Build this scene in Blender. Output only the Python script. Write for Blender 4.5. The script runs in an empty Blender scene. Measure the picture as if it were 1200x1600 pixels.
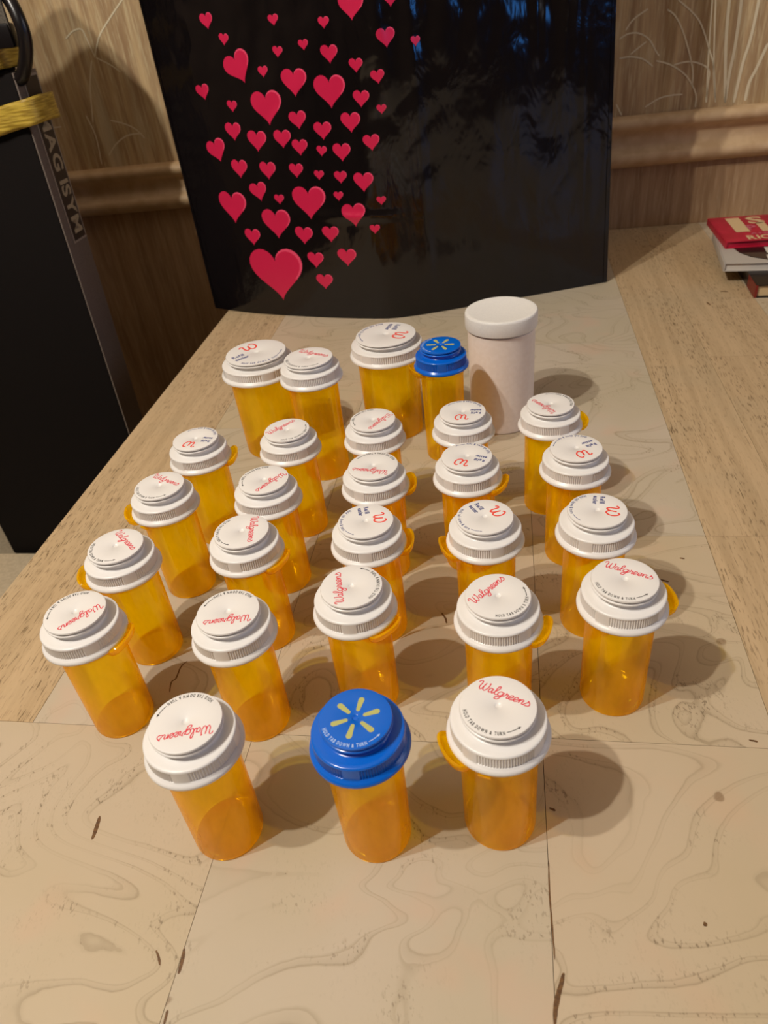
import bpy, bmesh, math, random
from mathutils import Vector, Matrix, noise
random.seed(7)
SC = bpy.context.scene
COL = SC.collection
PI = math.pi

# ------------------------------------------------------------------ camera
cam_d = bpy.data.cameras.new('camera')
cam = bpy.data.objects.new('camera', cam_d)
COL.objects.link(cam)
F = Vector((0, .80758841, -.58974653))
R = Vector((.9917677, -.07551712, -.1034118))
U = Vector((.12805013, .58489155, .80094009))
cam.matrix_world = Matrix(((R.x, U.x, -F.x, 0), (R.y, U.y, -F.y, 0), (R.z, U.z, -F.z, .28287), (0, 0, 0, 1)))
cam_d.sensor_fit = 'VERTICAL'
cam_d.sensor_height = 24
cam_d.sensor_width = 18
cam_d.lens = 24 * 1132.55 / 1600
cam_d.clip_start = .01
cam_d.dof.use_dof = True
cam_d.dof.focus_distance = .37
cam_d.dof.aperture_fstop = 13
SC.camera = cam

# ------------------------------------------------------------------ world, lamps, exposure
w = bpy.data.worlds.new('world'); SC.world = w; w.use_nodes = True
w.node_tree.nodes['Background'].inputs[0].default_value = (1.0, .86, .70, 1)
w.node_tree.nodes['Background'].inputs[1].default_value = .0

def lamp(name, loc, power, color, radius):
    d = bpy.data.lights.new(name, 'POINT'); d.energy = power; d.color = color; d.shadow_soft_size = radius
    o = bpy.data.objects.new(name, d); o.location = loc; COL.objects.link(o); return o
lamp('ceiling_lamp_bulb', (-.639, -.136, 1.2135), 34, (1, .92, .81), .014)
lamp('ceiling_lamp_bulb', (-.680, .018, 1.2559), 31, (1, .94, .85), .014)

def area(name, loc, aim, sx, sy, power, color):
    d = bpy.data.lights.new(name, 'AREA'); d.shape = 'RECTANGLE'; d.size = sx; d.size_y = sy; d.energy = power; d.color = color
    o = bpy.data.objects.new(name, d); o.location = loc
    o.rotation_euler = (Vector(aim) - Vector(loc)).to_track_quat('-Z', 'Y').to_euler(); COL.objects.link(o); return o
# unseen area lights: a blue one added for the bag's glints, then a fill
area('blue_glint_light', (1.5, -1.15, .45), (.2, .7, .2), .35, .3, 1.9, (.06, .33, 1.0))
area('right_fill_light', (1.9, .05, .75), (.1, .5, .0), .9, .9, 6.0, (.92, .91, 1.0))  # unseen soft fill, added to lift the shaded sides from the right

SC.view_settings.view_transform = 'Standard'
SC.view_settings.look = 'None'
SC.view_settings.gamma = 1
SC.view_settings.exposure = 0.0
SC.view_settings.use_curve_mapping = False
SC.cycles.transparent_max_bounces = 64
SC.cycles.max_bounces = 10
SC.cycles.use_denoising = True
SC.cycles.caustics_reflective = False
SC.cycles.caustics_refractive = False

# ------------------------------------------------------------------ materials
def srgb(r, g, b):
    f = lambda c: (c / 255 / 12.92) if c / 255 <= .04045 else ((c / 255 + .055) / 1.055) ** 2.4
    return (f(r), f(g), f(b), 1)

class NT:
    def __init__(s, name):
        s.m = bpy.data.materials.new(name); s.m.use_nodes = True; s.t = s.m.node_tree; s.t.nodes.clear()
        s.out = s.n('ShaderNodeOutputMaterial')
    def n(s, typ, **kw):
        nd = s.t.nodes.new(typ)
        for k, v in kw.items():
            if k.startswith('_'): setattr(nd, k[1:], v)
            else: s.set(nd, k, v)
        return nd
    def set(s, nd, k, v):
        inp = nd.inputs[int(k[1:])] if k[0] == 'i' and k[1:].isdigit() else nd.inputs[k.replace('__', ' ')]
        if isinstance(v, bpy.types.NodeSocket): s.t.links.new(v, inp)
        else: inp.default_value = v
    def math(s, op, a, b=0.0, c=0.0, clamp=False):
        nd = s.n('ShaderNodeMath', _operation=op, _use_clamp=clamp); s.set(nd, 'i0', a); s.set(nd, 'i1', b)
        if op in ('MULTIPLY_ADD', 'SMOOTH_MIN', 'COMPARE'): s.set(nd, 'i2', c)
        return nd.outputs[0]
    def ramp(s, v, a, b, lo=0.0, hi=1.0):
        nd = s.n('ShaderNodeMapRange', _interpolation_type='SMOOTHSTEP', _clamp=True)
        for k, x in zip(('i0', 'i1', 'i2', 'i3', 'i4'), (v, a, b, lo, hi)): s.set(nd, k, x)
        return nd.outputs[0]
    def noise(s, vec, scale, detail=2.0, rough=.5, dist=0.0):
        nd = s.n('ShaderNodeTexNoise', Vector=vec, Scale=scale, Detail=detail, Roughness=rough, Distortion=dist)
        return nd.outputs[0]
    def mix(s, f, a, b, mode='MIX'):
        nd = s.n('ShaderNodeMix', _data_type='RGBA', _blend_type=mode)
        s.set(nd, 'i0', f); s.set(nd, 'i6', a); s.set(nd, 'i7', b); return nd.outputs[2]
    def mapping(s, vec, scale=(1, 1, 1), rot=(0, 0, 0), loc=(0, 0, 0)):
        nd = s.n('ShaderNodeMapping', Vector=vec, Scale=scale, Rotation=rot, Location=loc); return nd.outputs[0]
    def coord(s): return s.n('ShaderNodeTexCoord').outputs['Object']
    def rand(s): return s.n('ShaderNodeObjectInfo').outputs['Random']
    def surf(s, sh): s.t.links.new(sh, s.out.inputs[0]); return s.m
    def bsdf(s, **kw):
        nd = s.n('ShaderNodeBsdfPrincipled')
        for k, v in kw.items(): s.set(nd, k, v)
        return nd
    def bump(s, h, st, d=.001):
        return s.n('ShaderNodeBump', Height=h, Strength=st, Distance=d).outputs[0]

def plain(name, col, rough=.5, **kw):
    t = NT(name); kw = dict(Base__Color=col, Roughness=rough, **kw)
    return t.surf(t.bsdf(**kw).outputs[0])

def speckled(name, c1, c2, scale, rough=.5, bump=.1, **kw):
    t = NT(name); v = t.coord(); n = t.noise(v, scale, 3)
    c = t.mix(t.ramp(n, .35, .65), c1, c2)
    return t.surf(t.bsdf(Base__Color=c, Roughness=rough, Normal=t.bump(n, bump, .0005), **kw).outputs[0])

M = {}
M['white'] = plain('white_cap_plastic', (.78, .765, .75, 1), .34, Subsurface__Weight=.0)
M['blue'] = plain('blue_cap_plastic', (.002, .125, .62, 1), .2)
M['jar'] = speckled('white_jar_plastic', (.84, .765, .71, 1), (.81, .73, .67, 1), 300, .42, .03)
M['jar_lid'] = speckled('white_lid_plastic', (.80, .79, .76, 1), (.76, .75, .73, 1), 900, .5, .12)
M['red_ink'] = plain('red_ink', (.70, .055, .085, 1), .5)
M['orange_red_ink'] = plain('orange_red_ink', (.80, .075, .055, 1), .5)
M['black_ink'] = plain('black_ink', (.02, .02, .022, 1), .5)
M['navy_ink'] = plain('navy_ink', (.045, .06, .22, 1), .5)
M['pale_ink'] = plain('pale_blue_ink', (.42, .58, .85, 1), .5)
M['khaki_ink'] = plain('khaki_ink', (.46, .46, .15, 1), .5)

def amber():
    t = NT('amber_plastic')
    lw = t.n('ShaderNodeLayerWeight', Blend=.35).outputs['Facing']
    tc = t.mix(t.ramp(lw, .25, .95), (1.0, .90, .06, 1), (1.0, .62, .008, 1))
    tr = t.n('ShaderNodeBsdfTransparent', Color=tc)
    v = t.coord(); n = t.noise(t.mapping(v, (1, 1, .35)), 160, 2)
    tl = t.n('ShaderNodeBsdfTranslucent', Color=(.90, .62, .006, 1))
    df = t.n('ShaderNodeBsdfDiffuse', Color=(.90, .58, .004, 1))
    sc = t.n('ShaderNodeAddShader', i0=tl.outputs[0], i1=df.outputs[0])
    body = t.n('ShaderNodeMixShader', i0=t.ramp(n, .3, .7, .19, .24), i1=tr.outputs[0], i2=sc.outputs[0])
    gl = t.n('ShaderNodeBsdfGlossy', Color=(1, 1, 1, 1), Roughness=.09, Normal=t.bump(n, .12, .0004))
    fr = t.n('ShaderNodeFresnel', IOR=1.45)
    mx = t.n('ShaderNodeMixShader', i0=t.math('MULTIPLY', fr.outputs[0], .42), i1=body.outputs[0], i2=gl.outputs[0])
    return t.surf(mx.outputs[0])
M['amber'] = amber()
def amber_inner():
    t = NT('amber_inner_wall')
    tr = t.n('ShaderNodeBsdfTransparent', Color=(1.0, .965, .60, 1))
    gl = t.n('ShaderNodeBsdfGlossy', Color=(1, .8, .3, 1), Roughness=.08)
    mx = t.n('ShaderNodeMixShader', i0=.03, i1=tr.outputs[0], i2=gl.outputs[0])
    return t.surf(mx.outputs[0])
M['amber_in'] = amber_inner()

GR = math.atan2(.2071, .9783)      # the table's long side leans this much off +y
def wood_burl():
    t = NT('limed_burl_oak')
    r = t.rand(); v = t.coord()
    off = t.n('ShaderNodeCombineXYZ', X=t.math('MULTIPLY', r, 7.3), Y=t.math('MULTIPLY', r, 3.1), Z=t.math('MULTIPLY', r, 11.0)).outputs[0]
    p = t.n('ShaderNodeVectorMath', _operation='ADD', i0=v, i1=off).outputs[0]
    pa = t.mapping(p, (.62, 1.0, 1), (0, 0, GR))
    warp = t.noise(pa, 14, 1.7, .46, .8)
    fine = t.noise(p, 110, 2, .5)
    x = t.math('MULTIPLY_ADD', warp, 13.0, t.math('MULTIPLY', fine, .15))
    fr = t.math('FRACT', x)
    soft = t.math('SUBTRACT', 1.0, t.ramp(fr, .0, .30))
    soft = t.math('ADD', soft, t.ramp(fr, .95, 1.0, 0, 1.0), clamp=True)
    f4 = t.math('FRACT', t.math('MULTIPLY', x, 5.0))
    thin = t.math('SUBTRACT', 1.0, t.ramp(f4, .0, .38))
    thin = t.math('ADD', thin, t.ramp(f4, .93, 1.0, 0, 1.0), clamp=True)
    thin = t.math('MULTIPLY', thin, t.ramp(fr, .45, .12))
    mask = t.ramp(t.noise(p, 13, 2), .36, .58, .35, 1.0)
    line = t.math('MULTIPLY', t.math('ADD', t.math('MULTIPLY', soft, .38), t.math('MULTIPLY', thin, .75), clamp=True), mask)
    dash = t.noise(t.mapping(p, (1.0, .45, 1), (0, 0, .3)), 900, 2, .6)
    pores = t.math('MULTIPLY', t.ramp(dash, .57, .66), t.ramp(t.noise(p, 24, 2), .46, .62))
    pores = t.math('MULTIPLY', pores, t.ramp(fr, .05, .55, 1.0, .12))
    base = t.mix(t.ramp(t.noise(p, 9, 3), .3, .7), srgb(191, 178, 160), srgb(183, 171, 147))
    base = t.mix(t.ramp(t.noise(p, 30, 2), .55, .75, 0, .35), base, srgb(202, 168, 145))
    base = t.mix(t.math('MULTIPLY', r, .35), base, srgb(192, 166, 122))
    c = t.mix(t.math('MULTIPLY', line, .52), base, srgb(142, 126, 100))
    c = t.mix(t.math('MULTIPLY', pores, .62), c, srgb(100, 84, 62))
    spots = t.ramp(t.noise(p, 75, 1), .76, .80, 0, .6)
    c = t.mix(spots, c, srgb(120, 92, 62))
    h = t.math('ADD', t.math('MULTIPLY', line, -.5), t.math('MULTIPLY', pores, -.6))
    return t.surf(t.bsdf(Base__Color=c, Roughness=.46, Normal=t.bump(h, .12, .0004), Specular__IOR__Level=.35).outputs[0])
def wood_straight():
    t = NT('limed_straight_oak')
    r = t.rand(); v = t.mapping(t.coord(), rot=(0, 0, GR))
    off = t.n('ShaderNodeCombineXYZ', X=t.math('MULTIPLY', r, 5.3), Y=t.math('MULTIPLY', r, 3.1), Z=0.0).outputs[0]
    p = t.n('ShaderNodeVectorMath', _operation='ADD', i0=v, i1=off).outputs[0]
    wv = t.noise(t.mapping(p, (30, 6, 1)), 1, 2)
    p2 = t.n('ShaderNodeVectorMath', _operation='ADD', i0=p, i1=t.n('ShaderNodeCombineXYZ', X=t.math('MULTIPLY', wv, .010), Y=0.0, Z=0.0).outputs[0]).outputs[0]
    d = t.noise(t.mapping(p2, (950, 100, 1)), 1, 2, .6)
    s = t.noise(t.mapping(p2, (160, 5, 1)), 1, 3, .6)
    m = t.ramp(t.noise(t.mapping(p2, (45, 6, 1)), 1, 2), .40, .62, .25, 1.0)
    dash = t.math('MULTIPLY', t.ramp(d, .54, .66), m)
    base = t.mix(t.ramp(s, .3, .7), srgb(193, 168, 133), srgb(177, 153, 119))
    base = t.mix(t.ramp(t.noise(p, 14, 2), .45, .7, 0, .4), base, srgb(176, 158, 128))
    c = t.mix(t.math('MULTIPLY', dash, .85), base, srgb(108, 88, 62))
    return t.surf(t.bsdf(Base__Color=c, Roughness=.5, Normal=t.bump(t.math('MULTIPLY', dash, -1.0), .15, .0004), Specular__IOR__Level=.3).outputs[0])
M['burl'] = wood_burl(); M['straight'] = wood_straight()
M['table_core'] = plain('dark_joint_wood', srgb(96, 74, 50), .7)
M['filler'] = speckled('brown_wood_filler', srgb(112, 78, 40), srgb(84, 56, 30), 900, .6)
M['table_leg'] = speckled('oak_leg', srgb(150, 120, 84), srgb(130, 100, 70), 30, .5)

def wallpaper():
    t = NT('fibre_wallpaper'); v = t.coord()
    a = t.noise(t.mapping(v, (95, 95, 6)), 1, 4, .6)
    b = t.noise(t.mapping(v, (420, 420, 30)), 1, 3, .6)
    g = t.noise(t.mapping(v, (26, 26, 2.2)), 1, 2)
    weave = t.noise(t.mapping(v, (160, 160, 900)), 1, 1)
    c = t.mix(t.ramp(a, .3, .7), srgb(195, 168, 126), srgb(152, 122, 88))
    c = t.mix(t.ramp(b, .45, .7, 0, .6), c, srgb(206, 190, 152))
    c = t.mix(t.ramp(g, .55, .72, 0, .55), c, srgb(204, 192, 160))
    c = t.mix(t.ramp(g, .44, .30, 0, .4), c, srgb(140, 112, 60))
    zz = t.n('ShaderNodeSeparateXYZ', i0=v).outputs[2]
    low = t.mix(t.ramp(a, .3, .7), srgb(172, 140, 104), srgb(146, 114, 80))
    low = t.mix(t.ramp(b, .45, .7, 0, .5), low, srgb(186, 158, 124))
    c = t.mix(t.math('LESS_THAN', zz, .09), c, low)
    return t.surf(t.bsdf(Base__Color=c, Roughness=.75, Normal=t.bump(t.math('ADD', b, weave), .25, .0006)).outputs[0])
M['wallpaper'] = wallpaper()
M['grass_ink'] = plain('pale_wallpaper_print', srgb(214, 202, 172), .7)
M['rail'] = speckled('beige_rail_paint', srgb(204, 176, 138), srgb(190, 160, 122), 60, .45)
M['room'] = plain('room_paint', srgb(112, 92, 72), .8)
M['ceiling'] = plain('ceiling_paint', srgb(170, 158, 142), .85)
M['floor'] = speckled('floor_wood', srgb(110, 84, 60), srgb(90, 66, 46), 6, .5)

def bag_mat():
    t = NT('black_glossy_film'); v = t.coord()
    n1 = t.noise(t.mapping(v, (1, 1, .5)), 38, 3, .55, .4)
    n2 = t.noise(t.mapping(v, (1, 1, .6)), 700, 2, .6)
    m = t.ramp(t.noise(v, 16, 1), .5, .65)
    h = t.math('ADD', n1, t.math('MULTIPLY', t.math('MULTIPLY', n2, m), .06))
    return t.surf(t.bsdf(Base__Color=(.0045, .0035, .0042, 1), Roughness=.13, Normal=t.bump(h, .35, .004)).outputs[0])
M['bag'] = bag_mat()
M['heart'] = plain('rose_red_print', srgb(206, 32, 78), .3)
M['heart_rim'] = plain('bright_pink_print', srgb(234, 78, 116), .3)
M['black_cloth'] = speckled('black_nylon', (.0060, .0045, .0042, 1), (.0090, .0070, .0065, 1), 1500, .8, .3, Specular__IOR__Level=.12)
M['black_plastic'] = plain('black_plastic', (.006, .005, .006, 1), .3)
M['grey_trim'] = speckled('grey_taupe_trim', srgb(112, 100, 92), srgb(98, 88, 80), 900, .6)
M['label'] = plain('dark_brown_label', srgb(46, 34, 28), .5)
M['label_edge'] = plain('light_label_border', srgb(150, 140, 128), .5)
M['label_ink'] = plain('cream_label_lettering', srgb(164, 152, 126), .5)
def gold():
    t = NT('gold_ribbon'); v = t.coord()
    n = t.noise(t.mapping(v, (60, 60, 700)), 1, 3)
    c = t.mix(t.ramp(n, .3, .7), srgb(205, 176, 70), srgb(150, 122, 36))
    return t.surf(t.bsdf(Base__Color=c, Roughness=.45, Normal=t.bump(n, .6, .001)).outputs[0])
M['gold'] = gold()
M['webbing'] = speckled('grey_webbing', srgb(104, 98, 88), srgb(80, 74, 66), 700, .8)
M['bench'] = speckled('greige_upholstery', srgb(150, 140, 120), srgb(138, 128, 108), 260, .9)
M['cloth'] = speckled('light_grey_cloth', srgb(206, 190, 162), srgb(194, 178, 150), 260, .9)
M['book_red'] = speckled('crimson_cover', srgb(186, 28, 60), srgb(172, 22, 50), 60, .4)
M['book_cream'] = plain('cream_print', srgb(214, 186, 142), .5)
M['book_pink'] = plain('pink_print', srgb(196, 92, 112), .5)
M['paper'] = plain('paper_edges', srgb(206, 200, 190), .8)
M['paper_cream'] = plain('cream_paper_edges', srgb(206, 180, 136), .8)
M['grey_paper'] = plain('grey_cover', srgb(176, 170, 162), .5)
M['black_cover'] = plain('black_cover', srgb(26, 20, 20), .3)
M['brown_cover'] = plain('brown_grey_print', srgb(64, 54, 46), .4)
M['maroon'] = plain('maroon_cover', srgb(120, 30, 24), .4)

# ------------------------------------------------------------------ helpers
def obj(name, me, mat=None, parent=None, loc=None, rz=0.0, kind=None, label=None):
    o = bpy.data.objects.new(name, me); COL.objects.link(o)
    if mat is not None and me is not None and len(me.materials) == 0: me.materials.append(mat)
    if parent: o.parent = parent
    if loc is not None: o.location = loc
    if rz: o.rotation_euler = (0, 0, rz)
    if kind: o['kind'] = kind
    if label: o['label'] = label
    return o
def thing(name, label, cat, loc=(0, 0, 0), rz=0.0, group=None):
    o = bpy.data.objects.new(name, None); COL.objects.link(o); o.empty_display_size = .01
    o.location = loc; o.rotation_euler = (0, 0, rz); o['label'] = label; o['category'] = cat
    if group: o['group'] = group
    return o
def mesh(name, v, f, smooth=False, mats=None, mi=None):
    me = bpy.data.meshes.new(name); me.from_pydata([tuple(a) for a in v], [], f)
    if mats:
        for m in mats: me.materials.append(m)
    if mi:
        for p, i in zip(me.polygons, mi): p.material_index = i
    if smooth: me.shade_smooth()
    me.update(); return me
def fix(me):
    bm = bmesh.new(); bm.from_mesh(me); bmesh.ops.recalc_face_normals(bm, faces=bm.faces); bm.to_mesh(me); bm.free(); return me
def sharp(me, deg=35):
    me.shade_smooth(); me.set_sharp_from_angle(angle=math.radians(deg)); return me
def prism(name, poly, z0, z1, bevel=0.0, mats=None):
    bm = bmesh.new()
    b = [bm.verts.new((x, y, z0)) for x, y in poly]; t = [bm.verts.new((x, y, z1)) for x, y in poly]
    n = len(poly); bm.faces.new(b[::-1]); bm.faces.new(t)
    for i in range(n): bm.faces.new((b[i], b[(i + 1) % n], t[(i + 1) % n], t[i]))
    bmesh.ops.recalc_face_normals(bm, faces=bm.faces)
    if bevel: bmesh.ops.bevel(bm, geom=list(bm.edges), offset=bevel, segments=2, affect='EDGES', profile=.6)
    me = bpy.data.meshes.new(name); bm.to_mesh(me); bm.free()
    if bevel: sharp(me, 40)
    if mats:
        for m in mats: me.materials.append(m)
    return me
def box(name, x0, x1, y0, y1, z0, z1, bevel=0.0):
    return prism(name, [(x0, y0), (x1, y0), (x1, y1), (x0, y1)], z0, z1, bevel)
def lathe(name, prof, seg, rad=None, deg=35):
    """prof: list of (r, z); rad(row, angle index) may alter the radius."""
    v, f, rows = [], [], []
    for k, (r, z) in enumerate(prof):
        if r < 1e-6: rows.append([len(v)]); v.append((0, 0, z)); continue
        row = []
        for j in range(seg):
            a = 2 * PI * j / seg; rr = r + (rad(k, j) if rad else 0)
            row.append(len(v)); v.append((rr * math.cos(a), rr * math.sin(a), z))
        rows.append(row)
    for A, B in zip(rows, rows[1:]):
        for j in range(seg):
            k = (j + 1) % seg
            if len(A) == 1 and len(B) == 1: continue
            if len(A) == 1: f.append((A[0], B[j], B[k]))
            elif len(B) == 1: f.append((A[j], B[0], A[k]))
            else: f.append((A[j], B[j], B[k], A[k]))
    return sharp(fix(mesh(name, v, f)), deg)
def catmull(P, n=8):
    out = []
    for i in range(len(P) - 1):
        p0 = P[max(i - 1, 0)]; p1 = P[i]; p2 = P[i + 1]; p3 = P[min(i + 2, len(P) - 1)]
        for k in range(n):
            t = k / n
            out.append(tuple(.5 * (2 * b + (c - a) * t + (2 * a - 5 * b + 4 * c - d) * t * t + (-a + 3 * b - 3 * c + d) * t ** 3)
                             for a, b, c, d in zip(p0, p1, p2, p3)))
    out.append(tuple(P[-1])); return out
def ribbon(strokes, wd, z=0.0, taper=False, n=6):
    """flat print: ribbon strips along smoothed strokes -> verts, faces"""
    V, Fc = [], []
    for s in strokes:
        P = catmull(s, n); m = len(P); b = len(V)
        for i, (x, y) in enumerate(P):
            a = P[max(i - 1, 0)]; c = P[min(i + 1, m - 1)]
            dx, dy = c[0] - a[0], c[1] - a[1]; L = math.hypot(dx, dy) or 1
            k = wd / 2 * (.55 if i in (0, m - 1) else 1)
            if taper: k *= .25 + .75 * math.sin(PI * (i + .5) / m) ** .6
            nx, ny = -dy / L * k, dx / L * k
            V += [(x + nx, y + ny, z), (x - nx, y - ny, z)]
        for i in range(m - 1): Fc.append((b + 2 * i, b + 2 * i + 1, b + 2 * i + 3, b + 2 * i + 2))
    return V, Fc

_glyph = {}
def glyph(ch):
    """flat outline mesh of one character, height about 1 unit"""
    if ch not in _glyph:
        cu = bpy.data.curves.new('glyph', 'FONT'); cu.body = ch; cu.size = 1.0; cu.offset = .030; cu.resolution_u = 3
        o = bpy.data.objects.new('glyph', cu); COL.objects.link(o)
        dg = bpy.context.evaluated_depsgraph_get(); dg.update()
        me = bpy.data.meshes.new_from_object(o.evaluated_get(dg))
        v = [tuple(a.co) for a in me.vertices]; f = [tuple(p.vertices) for p in me.polygons]
        x0 = min([a[0] for a in v] or [0]); x1 = max([a[0] for a in v] or [.3])
        _glyph[ch] = (v, f, x0, x1)
        bpy.data.objects.remove(o); bpy.data.curves.remove(cu); bpy.data.meshes.remove(me)
    return _glyph[ch]
def text_line(s, size, x, y, z=0.0, space=.07, wide=1.0, rot=0.0):
    V, Fc = [], []; cx = 0.0; c, sn = math.cos(rot), math.sin(rot)
    for ch in s:
        if ch == ' ': cx += .32 * size * wide; continue
        v, f, a, b = glyph(ch); k = len(V)
        for p in v:
            px, py = cx + (p[0] - a) * size * wide, p[1] * size
            V.append((x + px * c - py * sn, y + px * sn + py * c, z))
        Fc += [tuple(i + k for i in q) for q in f]; cx += (b - a + space) * size * wide
    return V, Fc
def text_arc(s, size, r, a0, a1, z=0.0, wide=1.0, heavy=1.0):
    """letters stand on an arc at the bottom of a disc, read left to right (a0 -> a1 in degrees)"""
    adv = []
    for ch in s:
        if ch == ' ': adv.append(.26)
        else: g = glyph(ch); adv.append((g[3] - g[2]) * wide + .08)
    tot = sum(adv); V, Fc = [], []; cx = 0.0
    for ch, ad in zip(s, adv):
        if ch != ' ':
            v, f, x0, x1 = glyph(ch); k = len(V)
            a = math.radians(a0 + (a1 - a0) * (cx + ad / 2) / tot)
            tx, ty = -math.sin(a), math.cos(a); ox, oy = -math.cos(a), -math.sin(a)
            for p in v:
                u_ = (p[0] - (x0 + x1) / 2) * size * wide; h_ = p[1] * size
                V.append((r * math.cos(a) + tx * u_ + ox * h_, r * math.sin(a) + ty * u_ + oy * h_, z))
            Fc += [tuple(i + k for i in q) for q in f]
        cx += ad
    return V, Fc
def arc_arrow(r, a0, a1, z, wd, head):
    P = [(r * math.cos(math.radians(a0 + (a1 - a0) * i / 6)), r * math.sin(math.radians(a0 + (a1 - a0) * i / 6))) for i in range(7)]
    V, Fc = ribbon([P], wd, z, n=2)
    a = math.radians(a1); tx, ty = -math.sin(a), math.cos(a); k = len(V)
    x, y = P[-1]
    V += [(x + tx * head, y + ty * head, z), (x - ty * head * .45, y + tx * head * .45, z), (x + ty * head * .45, y - tx * head * .45, z)]
    Fc.append((k, k + 1, k + 2)); return V, Fc
def join(*parts):
    V, Fc = [], []
    for v, f in parts:
        k = len(V); V += v; Fc += [tuple(i + k for i in q) for q in f]
    return V, Fc

# ------------------------------------------------------------------ the room
WB = -.165
def wy(x, off=0.0): return .978 + WB * x + off
def struct(name, me, mat):
    return obj(name, me, mat, kind='structure')
X0, X1 = -1.9, 2.1
Y0 = -2.2
struct('wall_back', prism('wall_back', [(X0, wy(X0)), (X1, wy(X1)), (X1, wy(X1) + .1), (X0, wy(X0) + .1)], -.75, 1.75), M['wallpaper'])
struct('wall_left', prism('wall_left', [(X0 - .1, Y0), (X0, Y0), (X0, wy(X0)), (X0 - .1, wy(X0))], -.75, 1.75), M['room'])
struct('wall_right', prism('wall_right', [(X1, Y0), (X1 + .1, Y0), (X1 + .1, wy(X1)), (X1, wy(X1))], -.75, 1.75), M['room'])
struct('wall_front', prism('wall_front', [(X0, Y0 - .1), (X1, Y0 - .1), (X1, Y0), (X0, Y0)], -.75, 1.75), M['room'])
struct('floor', prism('floor', [(X0, Y0), (X1, Y0), (X1, wy(X1)), (X0, wy(X0))], -.80, -.75), M['floor'])
struct('ceiling', prism('ceiling', [(X0, Y0), (X1, Y0), (X1, wy(X1)), (X0, wy(X0))], 1.75, 1.80), M['ceiling'])
# chair rail: moulded profile swept along the back wall
prof = [(0, .0715), (.004, .0715), (.008, .0735), (.0125, .0765), (.0150, .081), (.0150, .085), (.0125, .0885), (.0075, .091), (.0045, .096),
        (.0038, .102), (.0050, .108), (.0105, .112), (.0145, .1145), (.0165, .118), (.0160, .122), (.0120, .1255), (.006, .1265), (0, .1265)]
V = []; Fc = []
for x in (X0, X1):
    for d, z in prof: V.append((x - .163 * d, wy(x) - d, z))
n = len(prof)
for i in range(n - 1): Fc.append((i, i + 1, n + i + 1, n + i))
struct('trim_1', sharp(fix(mesh('chair_rail', V, Fc)), 50), M['rail'])
# printed grass of the wallpaper, flat on the wall
GRASS = [[[.3279,.2103],[.3353,.2196],[.3493,.2275]],[[.3219,.2028],[.3316,.207],[.3433,.2058],[.354,.1988],[.3618,.1876],[.3657,.1828]],[[.3234,.1846],[.3352,.185],[.3491,.1814],[.3601,.1734]],[[.3629,.1785],[.3786,.1732],[.3951,.1624],[.4053,.1497],[.4101,.1398],[.4108,.1285]],[[.3691,.2248],[.378,.2182],[.3881,.2027],[.3976,.1811],[.4033,.1639],[.4044,.1498]],[[.3794,.2321],[.3938,.2208],[.4053,.2082],[.4168,.1852],[.4247,.1664],[.4318,.1314]],[[.382,.1728],[.3969,.1744],[.4107,.1708],[.4201,.1638],[.4211,.1513],[.4214,.1323]],[[.3557,.1337],[.3705,.1412],[.384,.1431],[.3952,.1428]],[[.4298,.2652],[.4327,.1983],[.4422,.1304]],[[.442,.264],[.4438,.1899],[.4423,.1601],[.4422,.1304]],[[.4621,.262],[.459,.1956],[.4544,.1665],[.4516,.1295]],[[.4773,.1836],[.4701,.162],[.4645,.1472],[.4634,.13]],[[.4112,.267],[.4168,.1852],[.4223,.1323]],[[.4126,.2653],[.4242,.1695],[.4315,.133]],[[.3237,.1399],[.3308,.1278]],[[.335,.1873],[.3445,.1938],[.3508,.1977]],[[-.2133,.2973],[-.2409,.2759],[-.2561,.2622],[-.268,.2435]],[[-.2955,.2648],[-.2842,.2713],[-.2736,.2717],[-.2706,.2609],[-.2675,.2449]],[[-.2663,.2434],[-.2516,.2347],[-.2419,.2265]],[[-.2724,.2411],[-.2834,.2156],[-.2932,.178]],[[-.2708,.1783],[-.2542,.1728],[-.2419,.1653],[-.234,.155]],[[-.2858,.14],[-.2723,.152],[-.2547,.1601],[-.2359,.1608]],[[-.2995,.1864],[-.2951,.1622],[-.2985,.1311]],[[-.3597,.1809],[-.3478,.1774],[-.3348,.1771]],[[-.3506,.1656],[-.3619,.1518],[-.3707,.1442]]]
thick = {8, 9, 10, 11}
# the same printed tufts go on along the wall beyond the part in view
extra = []
for k in range(60):
    bx = random.uniform(-1.6, 1.9)
    if -.42 < bx < .50: continue
    hgt = random.uniform(.1, .5); lean = random.uniform(-.12, .12)
    extra.append([(bx, .13), (bx + lean * .25, .13 + hgt * .5), (bx + lean * .7, .13 + hgt * .9), (bx + lean * 1.2, .13 + hgt * .93), (bx + lean * 1.6, .13 + hgt * .75)])
V1, F1 = ribbon([s for i, s in enumerate(GRASS) if i not in thick], .0016)
V2, F2 = ribbon([s for i, s in enumerate(GRASS) if i in thick], .0031)
V3, F3 = ribbon(extra, .0014)
V, Fc = join((V1, F1), (V2, F2), (V3, F3))
V = [(x, wy(x) - .0003, z) for x, z, _ in V]
wall = bpy.data.objects['wall_back']
obj('wallpaper_grass_print', mesh('wallpaper_grass_print', V, Fc), M['grass_ink'], wall, kind='stuff')

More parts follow.
